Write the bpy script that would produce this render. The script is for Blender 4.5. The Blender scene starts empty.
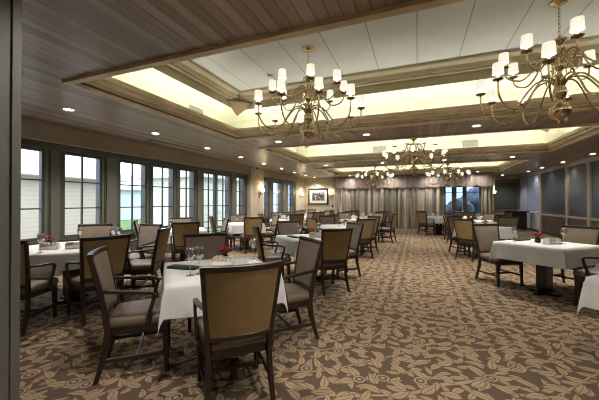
import bpy, math, random
from mathutils import Vector, Matrix
random.seed(7)
SC = bpy.context.scene
COL = SC.collection
PI = math.pi
sin, cos = math.sin, math.cos

# ------------------------------------------------------------------ mesh helper
class MB:
    def __init__(s): s.v = []; s.f = []; s.sm = []
    def add(s, vs, fs, smooth=False):
        b = len(s.v); s.v += [tuple(p) for p in vs]
        for f in fs: s.f.append(tuple(b + i for i in f)); s.sm.append(smooth)
        return s
    def box(s, x0, x1, y0, y1, z0, z1, bev=0.0):
        if bev <= 0:
            vs = [(x0,y0,z0),(x1,y0,z0),(x1,y1,z0),(x0,y1,z0),(x0,y0,z1),(x1,y0,z1),(x1,y1,z1),(x0,y1,z1)]
            return s.add(vs, [(3,2,1,0),(4,5,6,7),(0,1,5,4),(1,2,6,5),(2,3,7,6),(3,0,4,7)])
        b = min(bev, (x1-x0)*.45, (y1-y0)*.45, (z1-z0)*.45)
        loops = []
        for z, i in ((z0,b),(z0+b,0),(z1-b,0),(z1,b)):
            xa, xb, ya, yb = x0+i, x1-i, y0+i, y1-i
            c = b*.6 if i == 0 else b*.3
            loops.append([(xa+c,ya,z),(xb-c,ya,z),(xb,ya+c,z),(xb,yb-c,z),(xb-c,yb,z),(xa+c,yb,z),(xa,yb-c,z),(xa,ya+c,z)])
        return s.loft(loops, True, True)
    def loft(s, loops, cap0=False, cap1=False, smooth=False, closed=True):
        n = len(loops[0]); vs = [p for l in loops for p in l]; fs = []
        for k in range(len(loops)-1):
            for i in range(n if closed else n-1):
                j = (i+1) % n
                fs.append((k*n+i, k*n+j, (k+1)*n+j, (k+1)*n+i))
        if cap0: fs.append(tuple(range(n-1,-1,-1)))
        if cap1: fs.append(tuple((len(loops)-1)*n+i for i in range(n)))
        return s.add(vs, fs, smooth)
    def sweep(s, pts, ax, half):
        """rectangular section swept along pts; ax = the axis the path mostly follows; half = list of (a,b) half sizes"""
        loops = []
        for p, (a, b) in zip(pts, half):
            x, y, z = p; c = .3
            ring = [(-a,-b*(1-c)),(-a*(1-c),-b),(a*(1-c),-b),(a,-b*(1-c)),(a,b*(1-c)),(a*(1-c),b),(-a*(1-c),b),(-a,b*(1-c))]
            if ax == 'z': loops.append([(x+u, y+w, z) for u, w in ring])
            elif ax == 'x': loops.append([(x, y+u, z+w) for u, w in ring])
            else: loops.append([(x-u, y, z+w) for u, w in ring])
        return s.loft(loops, True, True)
    def lathe(s, prof, n=16, c=(0,0,0), cap0=True, cap1=True, smooth=True):
        loops = [[(c[0]+r*cos(2*PI*i/n), c[1]+r*sin(2*PI*i/n), c[2]+z) for i in range(n)] for r, z in prof]
        return s.loft(loops, cap0, cap1, smooth)
    def tube(s, pts, r, n=6, smooth=True):
        pts = [Vector(p) for p in pts]; loops = []
        up = Vector((0.13,0.07,1)).normalized()
        for i, p in enumerate(pts):
            d = (pts[min(i+1,len(pts)-1)] - pts[max(i-1,0)]).normalized()
            a = d.cross(up)
            if a.length < .05: a = d.cross(Vector((1,0,0)))
            a.normalize(); b = d.cross(a).normalized()
            rr = r[i] if isinstance(r, (list,tuple)) else r
            loops.append([tuple(p + a*rr*cos(2*PI*k/n) + b*rr*sin(2*PI*k/n)) for k in range(n)])
        return s.loft(loops, True, True, smooth)
    def sphere(s, c, r, n=10, m=6, sz=1.0):
        prof = [(max(1e-4, r*sin(PI*k/m)), -r*sz*cos(PI*k/m)) for k in range(m+1)]
        return s.lathe(prof, n, c)
    def ring(s, rect, prof, closed_prof=True):
        """mitred frame: prof is a list of (offset outwards, z)"""
        x0, x1, y0, y1 = rect
        cor = [(x0,y0,-1,-1),(x1,y0,1,-1),(x1,y1,1,1),(x0,y1,-1,1)]
        loops = [[(cx+o*dx, cy+o*dy, z) for o, z in prof] for cx, cy, dx, dy in cor]
        n = len(prof); vs = [p for l in loops for p in l]; fs = []
        for k in range(4):
            k2 = (k+1) % 4
            for i in range(n if closed_prof else n-1):
                j = (i+1) % n
                fs.append((k*n+i, k2*n+i, k2*n+j, k*n+j))
        return s.add(vs, fs)
    def build(s, name, mat, parent=None, loc=None):
        me = bpy.data.meshes.new(name)
        me.from_pydata(s.v, [], s.f); me.update()
        me.polygons.foreach_set('use_smooth', s.sm)
        if isinstance(mat, (list, tuple)):
            for m in mat: me.materials.append(m)
        else: me.materials.append(mat)
        import bmesh
        bm = bmesh.new(); bm.from_mesh(me); bmesh.ops.recalc_face_normals(bm, faces=bm.faces); bm.to_mesh(me); bm.free()
        o = bpy.data.objects.new(name, me); COL.objects.link(o)
        if parent: o.parent = parent
        if loc: o.location = loc
        return o

def tag(o, label, cat, group=None):
    o['label'] = label; o['category'] = cat
    if group: o['group'] = group
    return o
def struct(o): o['kind'] = 'structure'; return o
def empty(name, loc=(0,0,0), rz=0):
    o = bpy.data.objects.new(name, None); COL.objects.link(o)
    o.location = loc; o.rotation_euler = (0,0,rz); o.empty_display_size = .1
    return o
def copy_tree(o, parent=None):
    c = o.copy(); COL.objects.link(c)
    if parent: c.parent = parent
    for ch in KIDS.get(o.name, []): copy_tree(ch, c)
    return c
KIDS = {}
def snapshot(root):
    """remember the children of a prototype so that copies can be made in a loop"""
    KIDS[root.name] = list(root.children)
    for ch in root.children: snapshot(ch)
PROTO = {}
def place(kind, loc, rz, label, cat, group=None):
    proto, used = PROTO[kind]
    if not used:
        o = proto; PROTO[kind] = (proto, True)
    else: o = copy_tree(proto)
    o.location = loc; o.rotation_euler = (0,0,rz)
    tag(o, label, cat, group)
    return o

# ------------------------------------------------------------------ materials
def new_mat(name):
    m = bpy.data.materials.new(name); m.use_nodes = True
    nt = m.node_tree; nt.nodes.clear()
    out = nt.nodes.new('ShaderNodeOutputMaterial')
    return m, nt, out
def N(nt, t, **kw):
    n = nt.nodes.new(t)
    for k, v in kw.items():
        if k.startswith('i_'): n.inputs[k[2:].replace('_', ' ')].default_value = v
        else: setattr(n, k, v)
    return n
def math_n(nt, op, a, b=None, c=None):
    n = nt.nodes.new('ShaderNodeMath'); n.operation = op
    for i, x in enumerate((a, b, c)):
        if x is None: continue
        if isinstance(x, (int, float)): n.inputs[i].default_value = x
        else: nt.links.new(x, n.inputs[i])
    return n.outputs[0]
def ramp(nt, fac, stops):
    r = nt.nodes.new('ShaderNodeValToRGB')
    el = r.color_ramp.elements
    el[0].position, el[0].color = stops[0][0], (*stops[0][1], 1)
    el[1].position, el[1].color = stops[1][0], (*stops[1][1], 1)
    for p, c in stops[2:]:
        e = el.new(p); e.color = (*c, 1)
    nt.links.new(fac, r.inputs[0]); return r.outputs[0]
def mix(nt, fac, a, b):
    n = nt.nodes.new('ShaderNodeMix'); n.data_type = 'RGBA'
    for i, x in ((0, fac), (6, a), (7, b)):
        if isinstance(x, (int, float)): n.inputs[i].default_value = x
        elif isinstance(x, tuple): n.inputs[i].default_value = (*x, 1) if len(x) == 3 else x
        else: nt.links.new(x, n.inputs[i])
    return n.outputs[2]
def princ(nt, out, col, rough=.5, metal=0., spec=.5):
    p = nt.nodes.new('ShaderNodeBsdfPrincipled')
    if isinstance(col, tuple): p.inputs['Base Color'].default_value = (*col, 1)
    else: nt.links.new(col, p.inputs['Base Color'])
    if isinstance(rough, (int, float)): p.inputs['Roughness'].default_value = rough
    else: nt.links.new(rough, p.inputs['Roughness'])
    p.inputs['Metallic'].default_value = metal
    p.inputs['Specular IOR Level'].default_value = spec
    nt.links.new(p.outputs[0], out.inputs[0]); return p
def plain(name, col, rough=.5, metal=0., var=.12, scale=6., bump=0., bscale=200., spec=.5):
    m, nt, out = new_mat(name)
    tc = N(nt, 'ShaderNodeTexCoord')
    no = N(nt, 'ShaderNodeTexNoise'); no.inputs['Scale'].default_value = scale; no.inputs['Detail'].default_value = 4
    nt.links.new(tc.outputs['Object'], no.inputs['Vector'])
    lo = tuple(c*(1-var) for c in col); hi = tuple(min(1, c*(1+var)) for c in col)
    c = ramp(nt, no.outputs[0], [(.3, lo), (.7, hi)])
    p = princ(nt, out, c, rough, metal, spec)
    if bump:
        n2 = N(nt, 'ShaderNodeTexNoise'); n2.inputs['Scale'].default_value = bscale
        nt.links.new(tc.outputs['Object'], n2.inputs['Vector'])
        b = N(nt, 'ShaderNodeBump'); b.inputs['Strength'].default_value = bump; b.inputs['Distance'].default_value = .01
        nt.links.new(n2.outputs[0], b.inputs['Height']); nt.links.new(b.outputs[0], p.inputs['Normal'])
    return m
def emis(name, col, strength, base=(.8,.78,.7)):
    m, nt, out = new_mat(name)
    p = princ(nt, out, base, .6)
    p.inputs['Emission Color'].default_value = (*col, 1); p.inputs['Emission Strength'].default_value = strength
    return m
def glassy(name, tint=(1,1,1), gloss=.12, rough=.02, fres=1.45):
    m, nt, out = new_mat(name)
    t = N(nt, 'ShaderNodeBsdfTransparent'); t.inputs[0].default_value = (*tint, 1)
    g = N(nt, 'ShaderNodeBsdfGlossy'); g.inputs['Roughness'].default_value = rough
    f = N(nt, 'ShaderNodeLayerWeight'); f.inputs[0].default_value = .5
    a = math_n(nt, 'ADD', math_n(nt, 'MULTIPLY', math_n(nt, 'POWER', f.outputs['Facing'], 5.0), .8), gloss)
    a = math_n(nt, 'MINIMUM', a, .9)
    x = N(nt, 'ShaderNodeMixShader'); nt.links.new(a, x.inputs[0])
    nt.links.new(t.outputs[0], x.inputs[1]); nt.links.new(g.outputs[0], x.inputs[2])
    nt.links.new(x.outputs[0], out.inputs[0]); return m

def carpet_mat():
    m, nt, out = new_mat('carpet_leaf_pattern')
    tc = N(nt, 'ShaderNodeTexCoord')
    # gentle warp so that stems curve
    wn = N(nt, 'ShaderNodeTexNoise'); wn.inputs['Scale'].default_value = 2.2; wn.inputs['Detail'].default_value = 1
    nt.links.new(tc.outputs['Object'], wn.inputs['Vector'])
    wv = N(nt, 'ShaderNodeVectorMath', operation='SUBTRACT'); nt.links.new(wn.outputs['Color'], wv.inputs[0]); wv.inputs[1].default_value = (.5,.5,.5)
    ws = N(nt, 'ShaderNodeVectorMath', operation='SCALE'); nt.links.new(wv.outputs[0], ws.inputs[0]); ws.inputs['Scale'].default_value = .07
    wp = N(nt, 'ShaderNodeVectorMath', operation='ADD'); nt.links.new(tc.outputs['Object'], wp.inputs[0]); nt.links.new(ws.outputs[0], wp.inputs[1])
    masks = []
    def leaves(scale, L, W, off, seed, spin):
        mp = N(nt, 'ShaderNodeMapping'); nt.links.new(wp.outputs[0], mp.inputs[0])
        mp.inputs['Location'].default_value = off; mp.inputs['Scale'].default_value = (scale, scale, 0)
        vo = N(nt, 'ShaderNodeTexVoronoi'); vo.voronoi_dimensions = '2D'; vo.inputs['Scale'].default_value = 1; vo.inputs['Randomness'].default_value = .5
        nt.links.new(mp.outputs[0], vo.inputs['Vector'])
        d = N(nt, 'ShaderNodeVectorMath', operation='SUBTRACT'); nt.links.new(mp.outputs[0], d.inputs[0]); nt.links.new(vo.outputs['Position'], d.inputs[1])
        sep = N(nt, 'ShaderNodeSeparateColor'); nt.links.new(vo.outputs['Color'], sep.inputs[0])
        # direction: slow field plus a choice of two sides, like leaves either side of a stem
        fn = N(nt, 'ShaderNodeTexNoise'); fn.inputs['Scale'].default_value = .35; fn.inputs['Detail'].default_value = 0
        nt.links.new(vo.outputs['Position'], fn.inputs['Vector'])
        ang = math_n(nt, 'MULTIPLY', fn.outputs[0], spin)
        side = math_n(nt, 'ROUND', sep.outputs[0])
        ang = math_n(nt, 'ADD', ang, math_n(nt, 'MULTIPLY', side, 1.5))
        ang = math_n(nt, 'ADD', ang, math_n(nt, 'MULTIPLY', sep.outputs[1], .7))
        vr = N(nt, 'ShaderNodeVectorRotate', rotation_type='Z_AXIS'); nt.links.new(d.outputs[0], vr.inputs['Vector']); nt.links.new(ang, vr.inputs['Angle'])
        s = N(nt, 'ShaderNodeSeparateXYZ'); nt.links.new(vr.outputs[0], s.inputs[0])
        x, y = s.outputs[0], s.outputs[1]
        # curved midrib
        y = math_n(nt, 'SUBTRACT', y, math_n(nt, 'MULTIPLY', math_n(nt, 'MULTIPLY', x, x), .35))
        xn = math_n(nt, 'DIVIDE', x, L)
        prof = math_n(nt, 'SUBTRACT', 1.0, math_n(nt, 'MULTIPLY', xn, xn))
        prof = math_n(nt, 'MULTIPLY', prof, math_n(nt, 'ADD', .8, math_n(nt, 'MULTIPLY', xn, -.35)))
        wd = math_n(nt, 'MULTIPLY', prof, W)
        ay = math_n(nt, 'ABSOLUTE', y)
        edge = math_n(nt, 'SUBTRACT', wd, ay)
        leaf = math_n(nt, 'GREATER_THAN', edge, 0.0)
        wide = math_n(nt, 'GREATER_THAN', edge, -.035)
        rib = math_n(nt, 'MAXIMUM', math_n(nt, 'GREATER_THAN', ay, .013), math_n(nt, 'GREATER_THAN', xn, .55))
        return math_n(nt, 'MULTIPLY', leaf, rib), wide
    a, aw = leaves(5.4, .47, .225, (0,0,0), 1, 7.0)
    b, bw = leaves(6.2, .47, .215, (3.37,1.91,0), 2, 6.0)
    c3, cw3 = leaves(7.4, .46, .20, (7.7,5.2,0), 3, 6.5)
    # stems: thin wavy bands below the leaves
    wvt = N(nt, 'ShaderNodeTexWave'); wvt.inputs['Scale'].default_value = .75; wvt.inputs['Distortion'].default_value = 7; wvt.inputs['Detail'].default_value = .6; wvt.inputs['Detail Scale'].default_value = 1.1
    wmp = N(nt, 'ShaderNodeMapping'); nt.links.new(tc.outputs['Object'], wmp.inputs[0]); wmp.inputs['Rotation'].default_value = (0,0,.9)
    nt.links.new(wmp.outputs[0], wvt.inputs['Vector'])
    ten = math_n(nt, 'GREATER_THAN', wvt.outputs['Fac'], .994)
    low = math_n(nt, 'MULTIPLY', math_n(nt, 'MAXIMUM', c3, ten), math_n(nt, 'SUBTRACT', 1.0, bw))
    b = math_n(nt, 'MULTIPLY', math_n(nt, 'MAXIMUM', b, low), math_n(nt, 'SUBTRACT', 1.0, aw))
    # curls: rings in sparse cells
    mp = N(nt, 'ShaderNodeMapping'); nt.links.new(wp.outputs[0], mp.inputs[0]); mp.inputs['Scale'].default_value = (2.1,2.1,0)
    vo = N(nt, 'ShaderNodeTexVoronoi'); vo.voronoi_dimensions = '2D'; vo.inputs['Scale'].default_value = 1; nt.links.new(mp.outputs[0], vo.inputs['Vector'])
    rg = math_n(nt, 'LESS_THAN', math_n(nt, 'ABSOLUTE', math_n(nt, 'SUBTRACT', vo.outputs['Distance'], .085)), .016)
    dot = math_n(nt, 'LESS_THAN', vo.outputs['Distance'], .035)
    disc = math_n(nt, 'LESS_THAN', vo.outputs['Distance'], .115)
    curl = math_n(nt, 'MAXIMUM', rg, dot)
    lf = math_n(nt, 'MAXIMUM', a, b)
    lf = math_n(nt, 'MULTIPLY', lf, math_n(nt, 'SUBTRACT', 1.0, disc))
    mask = math_n(nt, 'MAXIMUM', lf, curl)
    # fibre variation
    no = N(nt, 'ShaderNodeTexNoise'); no.inputs['Scale'].default_value = 160; no.inputs['Detail'].default_value = 2
    nt.links.new(tc.outputs['Object'], no.inputs['Vector'])
    big = N(nt, 'ShaderNodeTexNoise'); big.inputs['Scale'].default_value = 1.6
    nt.links.new(tc.outputs['Object'], big.inputs['Vector'])
    base = ramp(nt, no.outputs[0], [(.3, (.078,.053,.039)), (.7, (.125,.088,.066))])
    tan0 = ramp(nt, no.outputs[0], [(.3, (.29,.215,.14)), (.7, (.40,.315,.215))])
    tan1 = ramp(nt, no.outputs[0], [(.3, (.23,.165,.105)), (.7, (.33,.245,.16))])
    tan = mix(nt, big.outputs[0], tan0, tan1)
    c = mix(nt, mask, base, tan)
    p = princ(nt, out, c, .95, 0, .15)
    bm = N(nt, 'ShaderNodeBump'); bm.inputs['Strength'].default_value = .5; bm.inputs['Distance'].default_value = .006
    nt.links.new(no.outputs[0], bm.inputs['Height']); nt.links.new(bm.outputs[0], p.inputs['Normal'])
    return m
def plank_mat(name, c0, c1, width=.105, rough=.36, axis=0, seam=.05):
    m, nt, out = new_mat(name)
    tc = N(nt, 'ShaderNodeTexCoord'); s = N(nt, 'ShaderNodeSeparateXYZ'); nt.links.new(tc.outputs['Object'], s.inputs[0])
    x = math_n(nt, 'DIVIDE', s.outputs[axis], width)
    idx = math_n(nt, 'FLOOR', x); fr = math_n(nt, 'FRACT', x)
    wn = N(nt, 'ShaderNodeTexWhiteNoise'); wn.noise_dimensions = '1D'; nt.links.new(idx, wn.inputs['W'])
    mp = N(nt, 'ShaderNodeMapping'); nt.links.new(tc.outputs['Object'], mp.inputs[0])
    mp.inputs['Scale'].default_value = (30, 1.5, 30) if axis == 0 else (1.5, 30, 30)
    cx = N(nt, 'ShaderNodeCombineXYZ'); nt.links.new(math_n(nt, 'MULTIPLY', wn.outputs['Value'], 37.0), cx.inputs[2])
    ad = N(nt, 'ShaderNodeVectorMath', operation='ADD'); nt.links.new(mp.outputs[0], ad.inputs[0]); nt.links.new(cx.outputs[0], ad.inputs[1])
    no = N(nt, 'ShaderNodeTexNoise'); no.inputs['Scale'].default_value = 1; no.inputs['Detail'].default_value = 5; nt.links.new(ad.outputs[0], no.inputs['Vector'])
    f = math_n(nt, 'ADD', math_n(nt, 'MULTIPLY', no.outputs[0], .6), math_n(nt, 'MULTIPLY', wn.outputs['Value'], .4))
    c = ramp(nt, f, [(.25, c0), (.75, c1)])
    sm = math_n(nt, 'LESS_THAN', fr, seam)
    c = mix(nt, sm, c, tuple(k*.18 for k in c0))
    p = princ(nt, out, c, rough, 0, .5)
    b = N(nt, 'ShaderNodeBump'); b.inputs['Strength'].default_value = .6; b.inputs['Distance'].default_value = .01
    nt.links.new(math_n(nt, 'SUBTRACT', 1.0, sm), b.inputs['Height']); nt.links.new(b.outputs[0], p.inputs['Normal'])
    return m
def seam_mat(name, col, pitch, rough=.7):
    m, nt, out = new_mat(name)
    tc = N(nt, 'ShaderNodeTexCoord'); s = N(nt, 'ShaderNodeSeparateXYZ'); nt.links.new(tc.outputs['Object'], s.inputs[0])
    fr = math_n(nt, 'FRACT', math_n(nt, 'DIVIDE', s.outputs[0], pitch))
    sm = math_n(nt, 'LESS_THAN', fr, .022)
    no = N(nt, 'ShaderNodeTexNoise'); no.inputs['Scale'].default_value = 1.2; nt.links.new(tc.outputs['Object'], no.inputs['Vector'])
    c = ramp(nt, no.outputs[0], [(.3, tuple(k*.9 for k in col)), (.7, col)])
    c = mix(nt, sm, c, tuple(k*.45 for k in col))
    princ(nt, out, c, rough, 0, .3); return m
def clap_mat(name, col, pitch=.16):
    m, nt, out = new_mat(name)
    tc = N(nt, 'ShaderNodeTexCoord'); s = N(nt, 'ShaderNodeSeparateXYZ'); nt.links.new(tc.outputs['Object'], s.inputs[0])
    fr = math_n(nt, 'FRACT', math_n(nt, 'DIVIDE', s.outputs[2], pitch))
    c = ramp(nt, fr, [(.0, tuple(k*.72 for k in col)), (.16, col), (1., tuple(k*.93 for k in col))])
    princ(nt, out, c, .8); return m
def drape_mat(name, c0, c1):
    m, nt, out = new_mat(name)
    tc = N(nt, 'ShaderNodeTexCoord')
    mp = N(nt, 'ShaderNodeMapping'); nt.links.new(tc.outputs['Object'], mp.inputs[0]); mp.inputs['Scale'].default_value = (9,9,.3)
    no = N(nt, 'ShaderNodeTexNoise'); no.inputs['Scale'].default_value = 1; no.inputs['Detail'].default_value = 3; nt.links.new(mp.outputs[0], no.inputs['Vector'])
    c = ramp(nt, no.outputs[0], [(.35, c0), (.65, c1)])  # vertical streaks paint fold highlights and shadows into the satin colour
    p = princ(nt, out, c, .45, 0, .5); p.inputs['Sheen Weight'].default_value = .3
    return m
def picture_mat():
    m, nt, out = new_mat('abstract_print')
    tc = N(nt, 'ShaderNodeTexCoord')
    no = N(nt, 'ShaderNodeTexNoise'); no.inputs['Scale'].default_value = 9; no.inputs['Detail'].default_value = 6; no.inputs['Distortion'].default_value = 1.2
    nt.links.new(tc.outputs['Object'], no.inputs['Vector'])
    c = ramp(nt, no.outputs[0], [(.45, (.008,.009,.010)), (.57, (.12,.13,.14)), (.66, (.5,.5,.49))])
    princ(nt, out, c, .4); return m

M = {}
M['carpet'] = carpet_mat()
M['wood_ceiling'] = plank_mat('stained_ceiling_planks', (.21,.161,.115), (.44,.355,.263))
M['moulding'] = plain('tan_wood_moulding', (.60,.475,.31), .42, var=.18, scale=3)
M['cove'] = plain('cream_cove_paint', (.80,.80,.67), .7, var=.04)
M['fascia'] = plain('beige_fascia_paint', (.44,.38,.27), .65, var=.06)
M['corner'] = plain('brown_corner_block_paint', (.25,.19,.115), .6, var=.06)
M['white_ceiling'] = seam_mat('white_ceiling_panels', (.64,.66,.70), .64)
M['dark_wood'] = plain('dark_walnut_wood', (.020,.0105,.007), .36, var=.35, scale=9)
M['olive'] = plain('olive_gold_fabric', (.26,.183,.088), .8, var=.10, scale=7, bump=.25, bscale=260, spec=.2)
M['taupe'] = plain('taupe_fabric', (.185,.148,.115), .75, var=.08, scale=8, bump=.25, bscale=260, spec=.25)
M['seat'] = plain('taupe_seat_vinyl', (.125,.097,.073), .45, var=.12, scale=8, bump=.1, bscale=200, spec=.45)
M['cloth'] = plain('white_tablecloth_linen', (.57,.58,.60), .8, var=.03, scale=5, bump=.15, bscale=300, spec=.15)
M['napkin'] = plain('white_napkin_linen', (.82,.82,.82), .8, var=.03, bump=.2)
M['green'] = plain('dark_green_napkin', (.012,.030,.018), .8, var=.2, bump=.2)
M['brass'] = plain('antique_brass', (.60,.46,.28), .2, 1.0, var=.15, scale=12)
M['bronze'] = plain('dark_bronze', (.24,.14,.075), .35, 1.0, var=.2, scale=20)
M['shade'] = emis('lit_lamp_shade', (1,.94,.80), .36)
M['candle'] = emis('lit_candle_sleeve', (1,.88,.66), .8)
M['sconce'] = emis('lit_sconce_shade', (1,.84,.56), 1.1)
M['lens'] = emis('lit_downlight_lens', (1,.94,.82), 9.0)
M['trimwhite'] = plain('satin_white_metal', (.75,.73,.68), .4, var=.03)
M['frame_dark'] = plain('dark_grey_green_paint', (.062,.062,.050), .45, var=.1)
M['muntin'] = plain('dark_bronze_muntin', (.022,.020,.017), .45, var=.1)
M['jamb'] = plain('grey_green_jamb_paint', (.105,.108,.09), .5, var=.06)
M['door_jamb'] = plain('doorway_grey_paint', (.10,.098,.088), .5, var=.06)
M['wall_tan'] = plain('tan_wall_covering', (.33,.275,.19), .75, var=.06, bump=.1)
M['wall_cream'] = plain('cream_wall_covering', (.38,.335,.25), .75, var=.06, bump=.1)
M['panel_dark'] = plain('charcoal_wall_panel', (.045,.05,.046), .38, var=.12, scale=4, bump=.15, bscale=120)
M['panel_grey'] = plain('grey_woven_wall_panel', (.075,.082,.085), .4, var=.15, scale=14, bump=.2, bscale=90)
M['panel_daylit'] = plain('daylight_tint_wall_panel', (.30,.36,.50), .3, var=.12, scale=6)  # blue window light painted into the panel colour
M['rail'] = plain('taupe_wall_rail', (.40,.35,.285), .4, var=.06)
M['wainscot'] = plain('brown_wainscot', (.13,.105,.078), .45, var=.1)
M['wainscot_daylit'] = plain('daylight_tint_wainscot', (.60,.66,.82), .32, var=.06)  # pale blue stands in for daylight falling on the lower wall
M['glass'] = glassy('window_glass', (.97,.98,.98), .02)
M['goblet'] = glassy('clear_goblet_glass', (.98,.985,.985), .30, .03)
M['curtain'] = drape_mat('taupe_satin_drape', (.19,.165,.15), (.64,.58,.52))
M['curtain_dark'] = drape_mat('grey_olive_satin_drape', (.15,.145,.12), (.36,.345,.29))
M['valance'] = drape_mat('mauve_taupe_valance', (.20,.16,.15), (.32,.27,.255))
M['picture'] = picture_mat()
M['mat_board'] = plain('white_mat_board', (.50,.50,.49), .8, var=.02)
M['black'] = plain('black_lacquer', (.012,.010,.009), .25, var=.2)
M['red'] = plain('red_petals', (.42,.008,.014), .6, var=.3, scale=40)
M['leaf'] = plain('dark_leaf', (.018,.04,.012), .5, var=.3, scale=30)
M['vase'] = plain('dark_glass_vase', (.03,.025,.024), .12, var=.2)
M['ceramic'] = plain('white_ceramic', (.75,.74,.72), .25, var=.03)
M['packets'] = plain('paper_packets', (.62,.50,.44), .7, var=.35, scale=60)
M['steel'] = plain('brushed_steel', (.5,.5,.5), .3, .8, var=.1)
M['vent'] = plain('grey_vent_enamel', (.42,.43,.42), .5, var=.05)
M['siding'] = clap_mat('beige_clapboard', (.60,.53,.42))
M['siding_cream'] = clap_mat('cream_clapboard', (.88,.85,.75), .2)
M['siding_grey'] = clap_mat('grey_blue_clapboard', (.56,.60,.68), .2)
M['soffit_white'] = plain('white_soffit_paint', (.8,.8,.78), .6, var=.03)
M['patio'] = plain('pale_concrete', (.42,.42,.42), .85, var=.1, scale=2)
M['grass'] = plain('lawn_grass', (.10,.19,.055), .9, var=.35, scale=12)
M['hedge'] = plain('hedge_foliage', (.05,.085,.05), .9, var=.6, scale=9, bump=.8, bscale=14)
M['blue_tree'] = plain('dusky_foliage', (.05,.08,.12), .9, var=.6, scale=6, bump=.8, bscale=10)

# ------------------------------------------------------------------ room dimensions
XL, XR, YN, YB, YA = -6.3, 5.2, .9, 17.0, 19.6      # walls, near wall, back wall, alcove back
ZC, ZT = 2.81, 3.75                                  # plank ceiling, tray ceiling
struct(MB().box(XL-.4, XR+.4, -3.4, YA+.2, -.12, 0).build('floor', M['carpet']))

# plank ceiling with three tray openings (outer moulding edge)
TR = [(-3.88, 3.50, 2.28, 5.90), (-3.88, 3.50, 7.00, 10.35), (-3.95, 3.55, 12.05, 15.9)]
mb = MB(); prev = -3.4
for x0, x1, y0, y1 in TR:
    mb.box(XL-.3, XR+.3, prev, y0+.1, ZC, ZC+.02)
    mb.box(XL-.3, x0+.1, y0+.1, y1-.1, ZC, ZC+.02)
    mb.box(x1-.1, XR+.3, y0+.1, y1-.1, ZC, ZC+.02)
    prev = y1-.1
mb.box(XL-.3, XR+.3, prev, YA+.2, ZC, ZC+.02)
struct(mb.build('ceiling', M['wood_ceiling']))
# roof slab keeps daylight out from above
rf = MB().box(XL-.5, XR+.5, -3.6, YA+.4, 3.95, 4.05).build('ceiling_roof_deck', M['white_ceiling']); struct(rf)

def area(name, loc, sx, sy, power, col, rot=(0,0,0), parent=None, spread=PI):
    l = bpy.data.lights.new(name, 'AREA'); l.shape = 'RECTANGLE'; l.size = sx; l.size_y = sy
    l.energy = power; l.color = col; l.spread = spread
    o = bpy.data.objects.new(name, l); COL.objects.link(o); o.location = loc; o.rotation_euler = rot
    if parent: o.parent = parent
    return o
COVE_W = 2.1
tn = 0
for ti, (x0, x1, y0, y1) in enumerate(TR):
    rect = (x0+.2, x1-.2, y0+.2, y1-.2)              # inner edge of the moulding lip
    lip = [(0,3.0),(0,2.93),(.035,2.91),(.045,2.865),(.105,2.85),(.105,2.79),(.12,2.775),(.20,2.775),(.20,2.85),(.06,2.86),(.06,3.0)]
    tn += 1
    struct(MB().ring(rect, lip).build('trim_%d' % tn, M['moulding']))
    r2 = rect
    cove = [(.05,2.85),(.55,2.85),(.55,3.33),(.48,3.42),(.05,3.42)]
    struct(MB().ring(r2, cove, False).build('ceiling_cove_%d' % (ti+1), M['cove']))
    fas = [(.05,3.415),(.05,3.56),(-.04,3.56),(-.04,3.60),(-.07,3.60),(-.10,3.66),(-.17,3.70),(-.17,ZT)]
    mbf = MB().ring(r2, fas, False); wedge = MB()
    cx = [(rect[0]-.05, rect[2]-.05, 1, 1), (rect[1]+.05, rect[2]-.05, -1, 1), (rect[1]+.05, rect[3]+.05, -1, -1), (rect[0]-.05, rect[3]+.05, 1, -1)]
    for px, py, dx, dy in cx:
        wedge.loft([[(px,py,3.30),(px+.02*dx,py,3.30),(px,py+.02*dy,3.30)],
                  [(px,py,3.52),(px+.40*dx,py,3.52),(px,py+.40*dy,3.52)],
                  [(px,py,3.56),(px+.40*dx,py,3.56),(px,py+.40*dy,3.56)],
                  [(px,py,3.57),(px+.24*dx,py,3.57),(px,py+.24*dy,3.57)],
                  [(px,py,3.66),(px+.24*dx,py,3.66),(px,py+.24*dy,3.66)]], True, True)
    struct(wedge.build('ceiling_corner_block_%d' % (ti+1), M['corner']))
    struct(mbf.build('ceiling_fascia_%d' % (ti+1), M['fascia']))
    struct(MB().box(rect[0]+.1, rect[1]-.1, rect[2]+.1, rect[3]-.1, ZT, ZT+.04).build('ceiling_tray_%d' % (ti+1), M['white_ceiling']))
    cw = (1, .975, .80)
    L, W = rect[1]-rect[0], rect[3]-rect[2]
    for k, (lx, ly, sx, sy) in enumerate((((rect[0]+rect[1])/2, rect[3]+.28, L, .08), ((rect[0]+rect[1])/2, rect[2]-.28, L, .08),
                                       (rect[0]-.28, (rect[2]+rect[3])/2, .08, W), (rect[1]+.28, (rect[2]+rect[3])/2, .08, W))):
        area('cove_lamp', (lx, ly, 2.87), sx, sy, COVE_W*max(sx, sy), cw, (PI,0,0))
# air grilles on the cove walls
def grille(loc, rz, w, h, label):
    t = empty('air_grille', loc, rz)
    f = MB(); f.box(-w/2, w/2, -.012, 0, 0, .02); f.box(-w/2, w/2, -.012, 0, h-.02, h); f.box(-w/2, -w/2+.02, -.012, 0, .02, h-.02); f.box(w/2-.02, w/2, -.012, 0, .02, h-.02)
    f.build('grille_frame', M['vent'], t)
    s = MB()
    for k in range(6): s.box(-w/2+.02, w/2-.02, -.009, -.002, .03+k*(h-.05)/6, .03+k*(h-.05)/6+.008)
    s.build('slats', M['vent'], t)
    return tag(t, label, 'air vent', 'air grilles in the ceiling coves')
grille((-1.2, 10.69, 3.09), 0, .42, .2, 'grey air grille in the middle cove, above the picture side of the chandelier')
grille((1.55, 10.69, 3.09), 0, .42, .2, 'grey air grille in the middle cove, above the blue window')
grille((-4.22, 5.0, 3.17), PI/2, .42, .15, 'grey air grille in the front cove on its window side, near the corner')
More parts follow.
